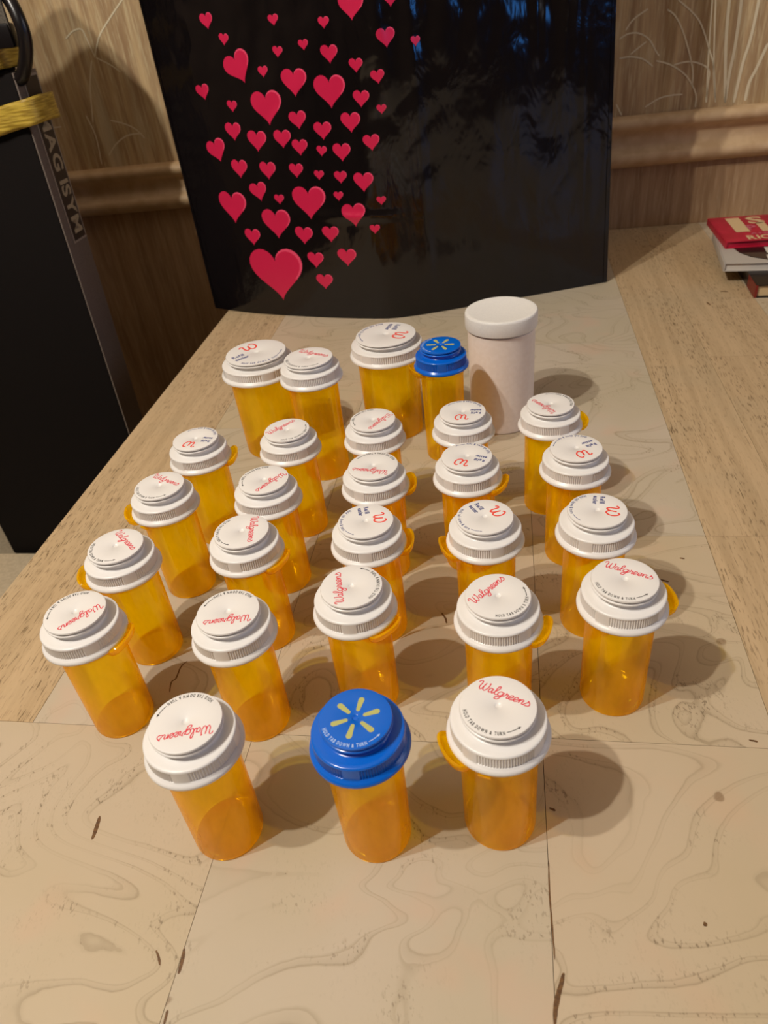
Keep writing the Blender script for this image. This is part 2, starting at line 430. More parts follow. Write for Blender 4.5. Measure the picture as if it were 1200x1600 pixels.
# ------------------------------------------------------------------ the table
E0 = Vector((-.3166, 0)); UU = Vector((.2071, .9783)).normalized(); VV = Vector((UU.y, -UU.x))
def tw(u_, v_): p = E0 + UU * u_ + VV * v_; return (p.x, p.y)
def umax(v_):  # where the table meets the back wall
    p = E0 + VV * v_
    return (.9765 - p.y - .165 * p.x) / (UU.y + .165 * UU.x)
table = thing('dining_table', 'large table with limed burl oak veneer top, under all the pill bottles', 'table')
TL, TR, TF = .0, 1.25, -.30
obj('tabletop', prism('tabletop', [tw(TF, TL), tw(TF, TR), tw(umax(TR), TR), tw(umax(TL), TL)], -.036, -.003, .001), M['table_core'], table)
G = .00012
def panel(u0, u1, v0, v1, mat):
    a = tw(u0 + G, v0 + G); b = tw(u0 + G, v1 - G)
    c = tw((u1 - G) if u1 else umax(v1), v1 - G); d = tw((u1 - G) if u1 else umax(v0), v0 + G)
    obj('veneer_panel', prism('veneer_panel', [a, b, c, d], -.0029, 0.0), mat, table)
B_, S_ = M['burl'], M['straight']
for u0, u1, v0, v1, m in [
    (TF, .268, 0, .190, B_), (TF, .268, .190, .325, B_), (TF, .273, .325, .477, B_), (TF, .273, .477, .70, B_), (TF, .273, .70, TR, B_),
    (.268, None, 0, .073, S_),
    (.268, .56, .073, .190, B_), (.268, .56, .190, .325, B_), (.273, .4195, .325, .425, B_), (.4195, .70, .325, .425, B_),
    (.56, None, .073, .190, B_), (.56, None, .190, .325, B_), (.70, None, .325, .425, B_),
    (.273, .4195, .425, .477, S_), (.4195, None, .425, .477, S_),
    (.273, .66, .477, .545, S_), (.66, None, .477, .545, S_), (.273, .66, .545, .80, B_), (.66, None, .545, .80, B_), (.273, None, .80, TR, B_)]:
    panel(u0, u1, v0, v1, m)
MARKS = [[.0007,[[.0463,.1442],[.0433,.131],[.0417,.1219],[.0394,.1092]]],[.0018,[[.0414,.1049],[.0393,.1011],[.0372,.0975],[.0355,.0939],[.0342,.0896]]],[.0014,[[-.095,.1291],[-.0951,.1251],[-.0958,.1205]]],[.001,[[-.0979,.1092],[-.0985,.1046]]],[.0018,[[-.1414,.1892],[-.1416,.1832],[-.1421,.1783]]],[.0009,[[-.1149,.2756],[-.1179,.272],[-.1194,.2643],[-.1214,.262],[-.1213,.2552]]],[.0012,[[.0243,.287],[.0258,.2827],[.0259,.2787]]],[.0012,[[.0523,.166],[.0545,.1643]]],[.001,[[.1453,.1854],[.1485,.1839]]],[.0009,[[-.1057,.1297],[-.1042,.1269],[-.1033,.1243]]],[.0016,[[.0945,.1148],[.0956,.114]]],[.0014,[[.146,.2916],[.1509,.2885]]],[.001,[[.1642,.3064],[.1667,.3053]]],[.002,[[.3583,.6831],[.3647,.6788]]],[.002,[[.3352,.6608],[.335,.6522]]]]
for wd, P in MARKS:
    v, f = ribbon([P], wd, .00006, taper=True)
    v = [(x + .0002 * noise.noise(Vector((x * 900, y * 900, 0))), y + .0002 * noise.noise(Vector((x * 900, y * 900, 5))), z) for x, y, z in v]
    obj('wood_filler', mesh('wood_filler', v, f), M['filler'], table)
for u_, v_ in ((TF + .05, .05), (TF + .05, TR - .05), (.86, .05), (.95, TR - .05)):
    x, y = tw(u_, v_)
    c = Vector((x, y)); q = [(c + UU * a * .03 + VV * b * .03) for a, b in ((-1, -1), (-1, 1), (1, 1), (1, -1))]
    obj('leg', prism('leg', [tuple(p) for p in q], -.75, -.036, .003), M['table_leg'], table)
ap = [tw(TF + .05, .03), tw(TF + .05, .05), tw(.86, .05), tw(.86, .03)]
obj('apron', prism('apron', ap, -.11, -.036, .001), M['table_leg'], table)

# ------------------------------------------------------------------ bottles
CAP = [(0, 71.35), (.9, 71.4), (1.25, 71.75), (1.55, 71.95), (13.1, 71.95), (13.55, 71.8), (13.7, 71.45), (13.7, 71.05), (13.45, 70.85), (12.3, 70.75), (12.3, 70.15),
       (13.5, 69.95), (13.75, 69.65), (13.75, 69.35), (13.45, 69.1), (12.4, 68.9), (12.0, 68.5), (12.0, 67.2), (12.3, 66.6), (13.0, 66.2), (15.6, 66.1), (16.75, 66.0), (17.2, 65.8), (17.42, 65.4),
       (17.45, 65.0), (17.55, 59.9), (17.75, 59.6), (18.3, 59.2), (18.85, 58.7), (19.05, 58.0), (19.0, 57.3), (18.7, 57.0), (18.1, 56.95), (17.2, 57.3), (17.1, 63.5), (0, 64.5)]
NSEG = 216
def make_cap(name, r1, r3, H):
    def mp(r): return r * r1 / 13.7 if r <= 13.7 else r1 + (r - 13.7) * (r3 - r1) / 5.35
    pr = []
    for i, (r, z) in enumerate(CAP):
        pr.append((mp(r) / 1000, (z - 71.95 + H) / 1000))
    # ribbed band rows: duplicate so that ribs start and stop with a crisp edge
    i0 = [p[0] for p in CAP].index(17.45); i1 = i0 + 1
    (ra, za), (rb, zb) = pr[i0], pr[i1]
    pr[i0 + 1:i0 + 1] = [(ra, za - .00012), (rb, zb + .00012)]
    def rad(k, j):
        if k in (i0 + 1, i0 + 2):
            a = (j / NSEG * 4) % 1.0
            if a < .75 and j % 2 == 0: return -.00048
        return 0
    return lathe(name, pr, NSEG, rad, 42)
def make_body(name, rb, rt, rn, ht):
    """amber vial: base with concentric rings, thin wall, neck under the cap; ht = height of the cap's lower edge (mm)"""
    P = [(0, .9), (.8, .8), (1.1, .5), (1.6, 1.1), (3.4, 1.1), (3.7, .8), (4.3, .8), (4.6, 1.15), (rb - 5.2, 1.15), (rb - 4.9, .85), (rb - 4.3, .85), (rb - 4.0, 1.15), (rb - 2.4, 1.1), (rb - 1.9, .1), (rb - .9, 0), (rb - .25, .35), (rb, 1.3),
         (rt, ht - 4.0), (rt + .1, ht - 3.2), (rn, ht - 2.7), (rn + .15, ht - 1.6), (rn + .1, ht - .5), (rn - .4, ht - .15), (rt - .6, ht - .1), (rt - .8, ht + 5.8), (rt - 1.6, ht + 6.0), (rt - 1.8, ht + 2), (rt - 1.2, ht - 5),
         (rb - 1.15, 4), (rb - 1.6, 2.9), (rb - 2.6, 2.3), (5, 2.2), (0, 2.15)]
    me = lathe(name, [(r / 1000, z / 1000) for r, z in P], 72, None, 40)
    me.materials.append(M['amber']); me.materials.append(M['amber_in'])
    for p in me.polygons:
        if p.index // 72 >= 24: p.material_index = 1      # the inside of the wall and floor
    return me
def make_tab(name, rn, r3, ht):
    """curved thumb lever that leaves the neck under the cap and turns up beyond its rim"""
    pr = [(rn - .6, ht - 2.6), (r3 - .2, ht - 2.9), (r3 + 2.0, ht - 2.2), (r3 + 3.4, ht - .4), (r3 + 3.9, ht + 2.6), (r3 + 2.9, ht + 2.9), (r3 + 2.3, ht + .3), (r3 + 1.2, ht - .9), (r3 - .3, ht - 1.5), (rn - .6, ht - 1.2)]
    V, Fc = [], []; n = len(pr); N = 20; A = math.radians(27)
    for i in range(N + 1):
        t = -1 + 2 * i / N; a = t * A; e = max(0.0, 1 - abs(t) ** 5)
        for k, (r, z) in enumerate(pr):
            lim = rn - .6 + (r - rn + .6) * (.35 + .65 * e ** .5)
            zz = z if k in (0, 9) else (ht - 2) + (z - ht + 2) * (.45 + .55 * e ** .5)
            V.append((lim * math.cos(a) / 1000, lim * math.sin(a) / 1000, zz / 1000))
    for i in range(N):
        for k in range(n):
            k2 = (k + 1) % n; Fc.append((i * n + k, i * n + k2, (i + 1) * n + k2, (i + 1) * n + k))
    Fc.append(tuple(range(n))); Fc.append(tuple(N * n + k for k in range(n))[::-1])
    # small stop lug beside the lever
    b = len(V); a0, a1 = math.radians(38), math.radians(52)
    for a in (a0, a1):
        for r, z in ((rn - .5, ht - 2.6), (r3 - .3, ht - 2.4), (r3 - .1, ht - 1.2), (rn - .5, ht - 1.0)):
            V.append((r * math.cos(a) / 1000, r * math.sin(a) / 1000, z / 1000))
    for k in range(4): k2 = (k + 1) % 4; Fc.append((b + k, b + k2, b + 4 + k2, b + 4 + k))
    Fc += [(b, b + 3, b + 2, b + 1), (b + 4, b + 5, b + 6, b + 7)]
    return sharp(fix(mesh(name, V, Fc)), 50)

# flat prints, drawn in millimetres around the cap's centre
WAL = [[(0, 15), (3, 20), (8, 20), (8, 14), (6, 6), (8, 0), (12, 2), (15, 9), (18, 19)], [(18, 19), (15, 9), (16, 1), (20, 0), (25, 7), (27, 15), (26, 20), (29, 19)],
       [(38, 8), (34, 11), (30, 8), (29, 3), (31, 0), (35, 2), (38, 8)], [(39, 11), (37, 4), (38, 0), (41, 2), (43, 5)],
       [(43, 5), (48, 14), (49, 21), (46, 20), (44, 9), (44, 1), (47, 0), (50, 3)],
       [(58, 8), (54, 11), (50, 8), (49, 3), (51, 0), (55, 2), (58, 8)], [(59, 11), (56, 0), (52, -9), (47, -9), (49, -4), (60, 3)],
       [(60, 3), (63, 8), (63, 12), (65, 9), (68, 9), (66, 3), (67, 0), (70, 2)],
       [(70, 2), (75, 7), (75, 11), (72, 10), (70, 4), (72, 0), (77, 2)], [(77, 2), (82, 7), (82, 11), (79, 10), (77, 4), (79, 0), (83, 3)],
       [(83, 3), (86, 10), (85, 0)], [(85, 3), (89, 10), (92, 9), (90, 2), (92, 0), (94, 2)],
       [(94, 2), (98, 9), (98, 12), (101, 5), (99, 0), (94, 0)]]
_XA = [0, 29, 43, 50, 60, 70, 77, 84, 94, 101]; _XB = [0, 23, 34, 42, 53, 62, 71, 80, 91, 101]
def _wx(x):
    for a, b, c, d in zip(_XA, _XA[1:], _XB, _XB[1:]):
        if x <= b: return c + (x - a) * (d - c) / (b - a)
    return x
WAL = [[(_wx(x), y) for x, y in s_] for s_ in WAL]
def sc_strokes(S, x, y, sx, sy): return [[(x + px * sx, y + py * sy) for px, py in s] for s in S]
WLOGO = [[(0, 7.0), (1.0, 8.2), (2.3, 7.9), (2.4, 6.0), (2.2, 3.8), (3.1, 2.2), (4.6, 3.0), (5.5, 5.2), (5.8, 7.4)], [(5.8, 7.4), (5.3, 4.6), (5.8, 2.5), (7.4, 2.0), (9.2, 3.4), (9.9, 5.8), (9.2, 8.0), (7.9, 8.8), (6.9, 8.0)]]
mm = lambda VF: ([(x / 1000, y / 1000, z / 1000) for x, y, z in VF[0]], VF[1])
def mk(name, VF): v, f = mm(VF); return mesh(name, v, f)
def capsule(a, r0, r1, w0, w1, z):
    c, s = math.cos(a), math.sin(a); pts = []
    for k in range(9): t = PI / 2 + PI * k / 8; pts.append((r0 + w0 + w0 * math.cos(t), w0 * math.sin(t)))
    for k in range(9): t = -PI / 2 + PI * k / 8; pts.append((r1 - w1 + w1 * math.cos(t), w1 * math.sin(t)))
    return [(x * c - y * s, x * s + y * c, z) for x, y in pts], [tuple(range(18))]
ZP = .04   # a print lies this far above the disc (mm)
PR = {}
PR['script'] = mk('script_lettering', ribbon(sc_strokes(WAL, -10.3, 4.1, .2, .185), .42, ZP))
PR['wal_rim'] = mk('rim_lettering', join(text_arc('HOLD TAB DOWN & TURN', 2.0, 12.6, -146, -54, ZP, .54), arc_arrow(11.7, -52, -30, ZP, .3, 1.2)))
PR['w'] = mk('script_initial', ribbon(sc_strokes(WLOGO, -4.2, 2.4, .78, .86), .85, ZP))
PR['refill'] = mk('small_lettering', join(text_line('Refill', 3.2, -11.0, .7, ZP, .06, .82), text_line('easier', 3.2, -11.0, -2.5, ZP, .06, .80)))
PR['w_rim'] = mk('rim_lettering', join(text_arc('Hold tab down & turn', 2.3, 12.7, -150, -66, ZP, .60), arc_arrow(11.8, -63, -40, ZP, .3, .9)))
star = [capsule(math.radians(11 + 60 * k), 2.9, 9.4, .75, 1.15, ZP) for k in range(6)]
PR['blue_rim'] = mk('rim_lettering', join(text_arc('HOLD TAB DOWN & TURN', 2.1, 12.8, -166, -72, ZP, .58), arc_arrow(12.0, -69, -50, ZP, .28, 1.1)))

SIZES = {  # r1 disc, r3 rim, H total, rb base, rt top of wall
    's': (13.7, 19.05, 71.95, 14.5, 14.7), 'm': (16.2, 21.3, 87.7, 16.2, 16.8), 'l': (21.8, 27.6, 77.3, 21.7, 22.6),
    'b': (13.2, 18.8, 74.0, 14.0, 14.6), 'bt': (13.6, 18.6, 83.8, 14.0, 14.5)}
CM, BM, TM = {}, {}, {}
for k, (r1, r3, H, rb, rt) in SIZES.items():
    CM[k] = make_cap('cap', r1, r3, H)
    CM[k].materials.append(M['blue'] if k[0] == 'b' else M['white'])
    ht = H - 15.0; rn = min(rt + 1.5, r3 - 1.6)
    BM[k] = make_body('vial_body', rb, rt, rn, ht)
    TM[k] = make_tab('thumb_tab', rn, r3, ht); TM[k].materials.append(M['amber'])
def vial(size, x, y, rot, tab, prints, label, group):
    r1, r3, H, rb, rt = SIZES[size]
    t = thing('pill_vial', label, 'pill bottle', (x / 1000, y / 1000, .0001), 0, group)
    obj('vial_body', BM[size], None, t, rz=math.radians(tab + 20))
    obj('thumb_tab', TM[size], None, t, rz=math.radians(tab))
    c = obj('cap', CM[size], None, t, rz=math.radians(rot))
    s = r1 / 13.7
    for nm, mat in prints:
        if nm == 'star':
            for v, f in star:
                if 'star' not in PR: PR['star'] = [mesh('star_ray', *mm((a, b)), mats=[M['khaki_ink']]) for a, b in star]
            for me in PR['star']:
                o = obj('star_ray', me, None, c, (0, 0, H / 1000)); o.scale = (s, s, 1)
            continue
        me = PR[nm]
        if not me.materials: me.materials.append(M[mat])
        o = obj(me.name.split('.')[0], me, None, c, (0, 0, H / 1000)); o.scale = (s, s, 1)
    return t
WAL_P = [('script', 'red_ink'), ('wal_rim', 'black_ink')]
W_P = [('w', 'orange_red_ink'), ('refill', 'navy_ink'), ('w_rim', 'navy_ink')]
BL_P = [('star', ''), ('blue_rim', 'pale_ink')]
GW = 'white-capped amber pill vials with red script lettering'
GQ = 'white-capped amber pill vials with navy refill lettering'
GB = 'blue-capped amber pill vials'
VIALS = [
 ('s', -82.2, 175.3, -173.8, 100, WAL_P, 'white-capped amber vial at the left end of the nearest row, red script upside down', GW),
 ('b', -19.4, 165.6, 0, 95, BL_P, 'blue-capped amber vial with yellow star in the middle of the nearest row', GB),
 ('s', 31.3, 164.5, -34.9, 198, WAL_P, 'white-capped amber vial at the right end of the nearest row, its tab sticking out left', GW),
 ('s', -141.8, 244.3, -140.2, -18, WAL_P, 'leftmost vial of all, white cap with upside-down red script, by the left table edge', GW),
 ('s', -72.1, 231.7, -178.7, 105, WAL_P, 'white-capped amber vial in the second row, left of and behind the nearest blue cap', GW),
 ('s', -18.3, 237.8, 92.8, -48, WAL_P, 'white-capped amber vial directly behind the nearest blue cap, red script reading upwards', GW),
 ('s', 42.6, 220.0, 39.6, -30, WAL_P, 'white-capped amber vial in the second row with red script slanting up to the right', GW),
 ('s', 96.0, 220.0, -35.3, 2, WAL_P, 'rightmost vial of the second row, white cap, upright red script, tab pointing right', GW),
 ('s', -133.8, 289.7, -52.8, 190, WAL_P, 'leftmost vial of the third row, white cap with red script slanting steeply down', GW),
 ('s', -71.0, 288.7, -90.9, -30, WAL_P, 'white-capped amber vial in the third row with red script reading straight down', GW),
 ('s', -9.5, 283.7, -85.1, -5, W_P, 'third-row vial with navy refill lettering, directly behind the script cap that reads upwards', GQ),
 ('s', 47.4, 274.9, -70.0, 188, W_P, 'third-row vial with navy refill lettering and its amber tab sticking out left', GQ),
 ('s', 99.8, 268.7, -111.3, 90, W_P, 'rightmost vial of the third row, navy refill lettering, no tab showing', GQ),
 ('s', -121.0, 340.4, -37.1, 190, WAL_P, 'leftmost vial of the fourth row, white cap with small red script near its far edge', GW),
 ('s', -62.5, 332.9, -134.1, 100, WAL_P, 'fourth-row vial, second from left, red script upside down and slanting, no tab showing', GW),
 ('s', -2.7, 332.8, 158.8, 0, WAL_P, 'middle vial of the fourth row, upside-down red script, amber tab at its right', GW),
 ('s', 48.1, 330.1, 147.3, -32, W_P, 'fourth-row vial with refill lettering upside down, tab at its right front', GQ),
 ('s', 105.9, 324.3, -164.2, 90, W_P, 'rightmost vial of the fourth row, upside-down red initial and navy lettering', GQ),
 ('s', -107.4, 388.3, 157.0, 0, W_P, 'leftmost vial of the fifth row, navy refill lettering, tab pointing right', GQ),
 ('s', -51.6, 384.6, 40.7, 105, WAL_P, 'fifth-row vial with red script slanting up, in front of the tall medium vial', GW),
 ('s', .3, 383.6, -130.4, 100, WAL_P, 'middle vial of the fifth row, red script slanting, in front of the wide-capped middle vial', GW),
 ('s', 53.9, 379.2, 164.9, 90, W_P, 'fifth-row vial with upside-down refill lettering, in front of the white jar', GQ),
 ('s', 105.6, 375.2, 115.4, 5, WAL_P, 'rightmost vial of the fifth row, thin red script, near the white jar', GW),
 ('l', -76.7, 495.0, 31.3, 90, W_P, 'wide amber vial at the left end of the back row, white cap with navy lettering', 'wide amber vials in the back row'),
 ('m', -36.6, 449.7, -35.2, 90, WAL_P, 'tall medium amber vial, white script cap, beside the wide vial at the back left', GW),
 ('l', 17.6, 497.2, -118.1, 90, W_P, 'wide amber vial in the middle of the back row, left of the far blue cap', 'wide amber vials in the back row'),
 ('bt', 51.3, 451.5, -84, 192, BL_P, 'slim tall amber vial with blue star cap, left of the white jar', GB),
]
for a in VIALS: vial(*a)

# white jar
jar = thing('pill_jar', 'tall opaque white plastic jar with flat lid, right end of the back row', 'jar', (.0997, .4879, .0001))
P = [(0, 1.2), (20.5, 1.2), (21, 0), (22.3, 0), (23.1, .7), (23.4, 2.2), (23.9, 66), (23.9, 75.6), (23.2, 76.2), (22.4, 76.2), (22.4, 86), (21, 86), (21, 78), (21.6, 60), (21.2, 3), (0, 2.6)]
obj('jar_body', lathe('jar_body', [(r / 1000, z / 1000) for r, z in P], 96), M['jar'], jar)
P = [(0, 88.0), (22.2, 88.15), (22.8, 88.3), (23.6, 88.35), (24.8, 88.1), (25.3, 87.5), (25.5, 86.6), (25.6, 78.2), (25.3, 77.3), (24.6, 76.9), (24.2, 76.9), (24.1, 85.4), (0, 85.9)]
obj('lid', lathe('lid', [(r / 1000, z / 1000) for r, z in P], 120), M['jar_lid'], jar)

# ------------------------------------------------------------------ the black bag with hearts
PLAN = [(-.161, .821), (-.1125, .788), (-.041, .7515), (.006, .7315), (.0335, .7225), (.059, .7215), (.0926, .7245), (.1612, .7325), (.2657, .7462)]
pp = catmull(PLAN, 16); SS = [0.0]
for a, b in zip(pp, pp[1:]): SS.append(SS[-1] + math.hypot(b[0] - a[0], b[1] - a[1]))
BL = SS[-1]
def bag_pt(s, z, off=0.0):
    s = min(max(s, 0), BL); i = 0
    while i < len(SS) - 2 and SS[i + 1] < s: i += 1
    k = (s - SS[i]) / (SS[i + 1] - SS[i]); a, b = pp[i], pp[i + 1]
    x = a[0] + (b[0] - a[0]) * k; y = a[1] + (b[1] - a[1]) * k
    i0, i1 = max(i - 3, 0), min(i + 4, len(pp) - 1)
    tx, ty = pp[i1][0] - pp[i0][0], pp[i1][1] - pp[i0][1]; L = math.hypot(tx, ty); nx, ny = ty / L, -tx / L
    e = min(s, BL - s) / .05; e = min(max(e, 0), 1); zz = min(max((z - .004) / .05, 0), 1)
    wv = .0030 * noise.noise(Vector((s * 9, z * 5, 1.7))) + .0014 * noise.noise(Vector((s * 24 + 3, z * 10, 4.2)))
    wv += .0011 * abs(noise.noise(Vector((s * 26 - z * 16, z * 12 + s * 8, 9.1)))) * 1.2
    # sharp crease across the lower middle and the upright fold near it
    cz = .104 - .04 * (s - .16); wv += .0016 * math.exp(-((z - cz) / .0035) ** 2) * math.exp(-((s - .195) / .05) ** 2)
    wv += .0018 * math.exp(-((s - .262) / .006) ** 2) + .0012 * math.exp(-((s - .425) / .004) ** 2)
    up = min(max((z - .18) / .08, 0), 1)
    wv += up * (.0034 * math.exp(-((s - .405 - .03 * (z - .2)) / .006) ** 2) + .0022 * math.exp(-((s - .378) / .005) ** 2)
                + .0030 * math.exp(-((s - .236 + .04 * (z - .2)) / .010) ** 2) + .0012 * noise.noise(Vector((s * 70, z * 45, 3))))
    d = wv * e * zz + off
    x += nx * d - .045 * z * (s / BL) ** 2; y += ny * d
    return (x, y, z)
bag = thing('gift_bag', 'glossy black plastic bag printed with pink hearts, standing behind the bottles by the wall', 'bag')
NS, NZ, BH = 150, 130, .43
V, Fc = [], []
for j in range(NZ + 1):
    z = .0004 + BH * j / NZ
    for i in range(NS + 1):
        V.append(bag_pt(BL * i / NS, z))
W_ = NS + 1
for j in range(NZ):
    for i in range(NS): Fc.append((j * W_ + i, j * W_ + i + 1, (j + 1) * W_ + i + 1, (j + 1) * W_ + i))
# back face, a little way towards the wall, closed at sides and bottom
nb = len(V); DB = .05; NB, MZ = 40, 24
for j in range(MZ + 1):
    z = .0004 + BH * j / MZ
    for i in range(NB + 1):
        s = i / NB; x, y, _ = bag_pt(BL * s, z); d = DB * (math.sin(PI * s) ** .6 * .8 + .2) * (1 if 0 < i < NB else 0)
        bulge = .004 * noise.noise(Vector((s * 6, z * 9, 22)))
        if s in (0, 1): d = 0; bulge = 0
        V.append((x * (1 - .03 * (d > 0)), y + d + bulge, z))
WBk = NB + 1
for j in range(MZ):
    for i in range(NB): a = nb + j * WBk + i; Fc.append((a, a + WBk, a + WBk + 1, a + 1))
# bottom
bi = len(V); V += [V[k] for k in range(0, W_)]; V += [V[nb + i] for i in range(WBk)]
bot = list(range(bi, bi + W_)) + list(range(bi + W_ + WBk - 1, bi + W_ - 1, -1))
Fc.append(tuple(bot[::-1]))
obj('bag_body', sharp(mesh('bag_body', V, Fc), 70), M['bag'], bag)
# heat-sealed seams along both upright edges
for s0, s1 in ((0.0, .003), (BL - .004, BL)):
    v, f = [], []
    for j in range(61):
        z = .001 + BH * j / 60
        for s in (s0, s1):
            v += [bag_pt(s, z, .0006), bag_pt(s, z, -.0002)]
    for j in range(60):
        b = j * 4; f += [(b, b + 2, b + 6, b + 4), (b + 1, b + 5, b + 7, b + 3), (b, b + 4, b + 5, b + 1), (b + 2, b + 3, b + 7, b + 6)]
    obj('side_seam', mesh('side_seam', v, f), M['bag'], bag)
HEARTS = [[.0731,.2687,.0141,-5],[.088,.2541,.0105,5],[.1413,.2641,.0097,-5],[.1884,.2584,.0099,0],[.2142,.267,.0218,0],[.2479,.2699,.0150,0],[.1405,.2411,.0099,5],[.1666,.2443,.0094,-3],[.1894,.2357,.016,0],[.0978,.2317,.0290,-22],[.1226,.2273,.0103,-3],[.2125,.2257,.0125,0],[.2409,.2429,.0165,-3],[.2662,.2378,.0086,0],[.2305,.2156,.0123,-6],[.1524,.217,.025,0],[.1852,.2077,.0299,0],[.0523,.2147,.0152,-8],[.2136,.2004,.0152,3],[.0826,.2019,.0112,3],[.1208,.1988,.0322,-3],[.231,.1909,.0088,0],[.1505,.1876,.0172,-5],[.0784,.1808,.0181,0],[.2012,.1826,.019,0],[.1732,.1775,.0172,0],[.1039,.172,.021,3],[.132,.173,.0179,0],[.1484,.1652,.0159,0],[.1694,.1611,.0101,5],[.1891,.1589,.0176,0],[.2186,.1653,.0155,-3],[.0543,.1647,.0236,-15],[.0774,.1482,.0192,0],[.1103,.1464,.0183,0],[.1409,.1456,.0147,0],[.1633,.1407,.0098,3],[.1847,.1379,.0127,0],[.207,.1328,.0195,0],[.095,.1272,.0202,-10],[.1171,.1203,.0107,0],[.1801,.1215,.0097,0],[.1491,.1162,.0349,0],[.0596,.1121,.035,0],[.2219,.1156,.009,0],[.1087,.0968,.0326,0],[.1937,.1039,.0244,-5],[.0771,.0836,.019,0],[.1373,.0855,.0198,3],[.1667,.0867,.0176,0],[.2127,.0902,.01,0],[.0982,.0448,.0628,-3],[.1458,.0613,.0181,0],[.1803,.0637,.0199,0],[.152,.0392,.0182,0],
 [.19,.295,.026,0],[.15,.31,.015,8],[.225,.315,.02,-6],[.17,.335,.034,0],[.12,.30,.012,0],[.205,.345,.014,4]]
def heart_outline(n=40):
    out = []
    for i in range(n):
        t = 2 * PI * i / n
        x = 16 * math.sin(t) ** 3; y = 13 * math.cos(t) - 5 * math.cos(2 * t) - 2 * math.cos(3 * t) - math.cos(4 * t)
        out.append((x / 32, (y + 2.5) / 32))
    return out
HO = heart_outline()
for s, z, wd, rot in HEARTS:
    # strokes shown upright on the bag; the tilt is the print's own
    a = math.radians(-rot - 2); hh = wd * .97
    v, f, mi = [], [], []
    def put(x, y, off):
        px, py = x * wd, y * hh
        return bag_pt(s + px * math.cos(a) - py * math.sin(a), z + px * math.sin(a) + py * math.cos(a), off)
    n = len(HO)
    rings = [(1.0, .00035), (.90, .00040), (.72, .00040), (.5, .00040), (.25, .0004)]
    for q, off in rings:
        for x, y in HO: v.append(put(x * q, y * q + (1 - q) * .02, off))
    v.append(put(0, .02, .0004)); c = len(v) - 1
    for r_ in range(len(rings) - 1):
        for i in range(n):
            j = (i + 1) % n; f.append((r_ * n + i, r_ * n + j, (r_ + 1) * n + j, (r_ + 1) * n + i))
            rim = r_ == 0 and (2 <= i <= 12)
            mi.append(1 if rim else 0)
    for i in range(n): f.append(((len(rings) - 1) * n + i, (len(rings) - 1) * n + (i + 1) % n, c)); mi.append(0)
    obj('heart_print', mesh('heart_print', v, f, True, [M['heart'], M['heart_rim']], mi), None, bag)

# ------------------------------------------------------------------ bench at the left with the black case on it
bench = thing('bench', 'greige upholstered bench left of the table, under the black case', 'bench')
q = [(-.95, .30), (-.235, .30), (-.15, wy(-.15) - .06), (-.95, wy(-.95) - .06)]
obj('seat', prism('seat', q, -.37, -.30, .008), M['bench'], bench)
for x, y in ((-.90, .36), (-.28, .36), (-.90, wy(-.9) - .14), (-.22, wy(-.22) - .14)):
    obj('leg', box('leg', x - .02, x + .02, y - .02, y + .02, -.75, -.37, .002), M['table_leg'], bench)
cl = obj('folded_cloth', prism('folded_cloth', [(-.80, .34), (-.24, .34), (-.235, .7495), (-.53, .8085)], -.2999, -.2935, .0015), M['cloth'])
cl['label'] = 'light grey folded cloth lying on the bench in front of the black case'; cl['category'] = 'cloth'

case = thing('equipment_case', 'tall black case with grey side strip and gold bands, standing left of the table', 'case',
             (-.2797, .7637, 0), math.atan(-.2027))
# local frame: x to the left is negative along the front, y away from the camera; right front corner at the origin
CW, CD, CZ = .238, .041, .25
obj('case_body', box('case_body', -CW, -.0006, 0, CD, -.2999, CZ, .004), M['black_cloth'], case)
side = obj('side_strip', box('side_strip', -.0008, .0008, .001, CD - .001, -.298, CZ, .0004), M['grey_trim'], case, label='grey side strip')
lab = obj('name_plate', box('name_plate', .0008, .0013, .012, CD - .002, .100, .247), M['label_edge'], side)
obj('plate_field', box('plate_field', .0013, .0016, .014, CD - .004, .102, .245), M['label'], side)
V, Fc = text_line('MAG ISYM', .021, 0, 0, 0, .05, 1.0)
xm = max(p[0] for p in V)
V = [(.0018, .019 + p[1] * 1.05, .216 - p[0] / xm * .108) for p in V]
obj('lettering', mesh('lettering', V, Fc), M['label_ink'], side)
def flare(o):
    for v_ in o.data.vertices:
        if v_.co.x > -.1: v_.co.x += .033 * (v_.co.z - .085)
for nm in ('case_body', 'side_strip', 'name_plate', 'plate_field', 'lettering'): flare(bpy.data.objects[nm])
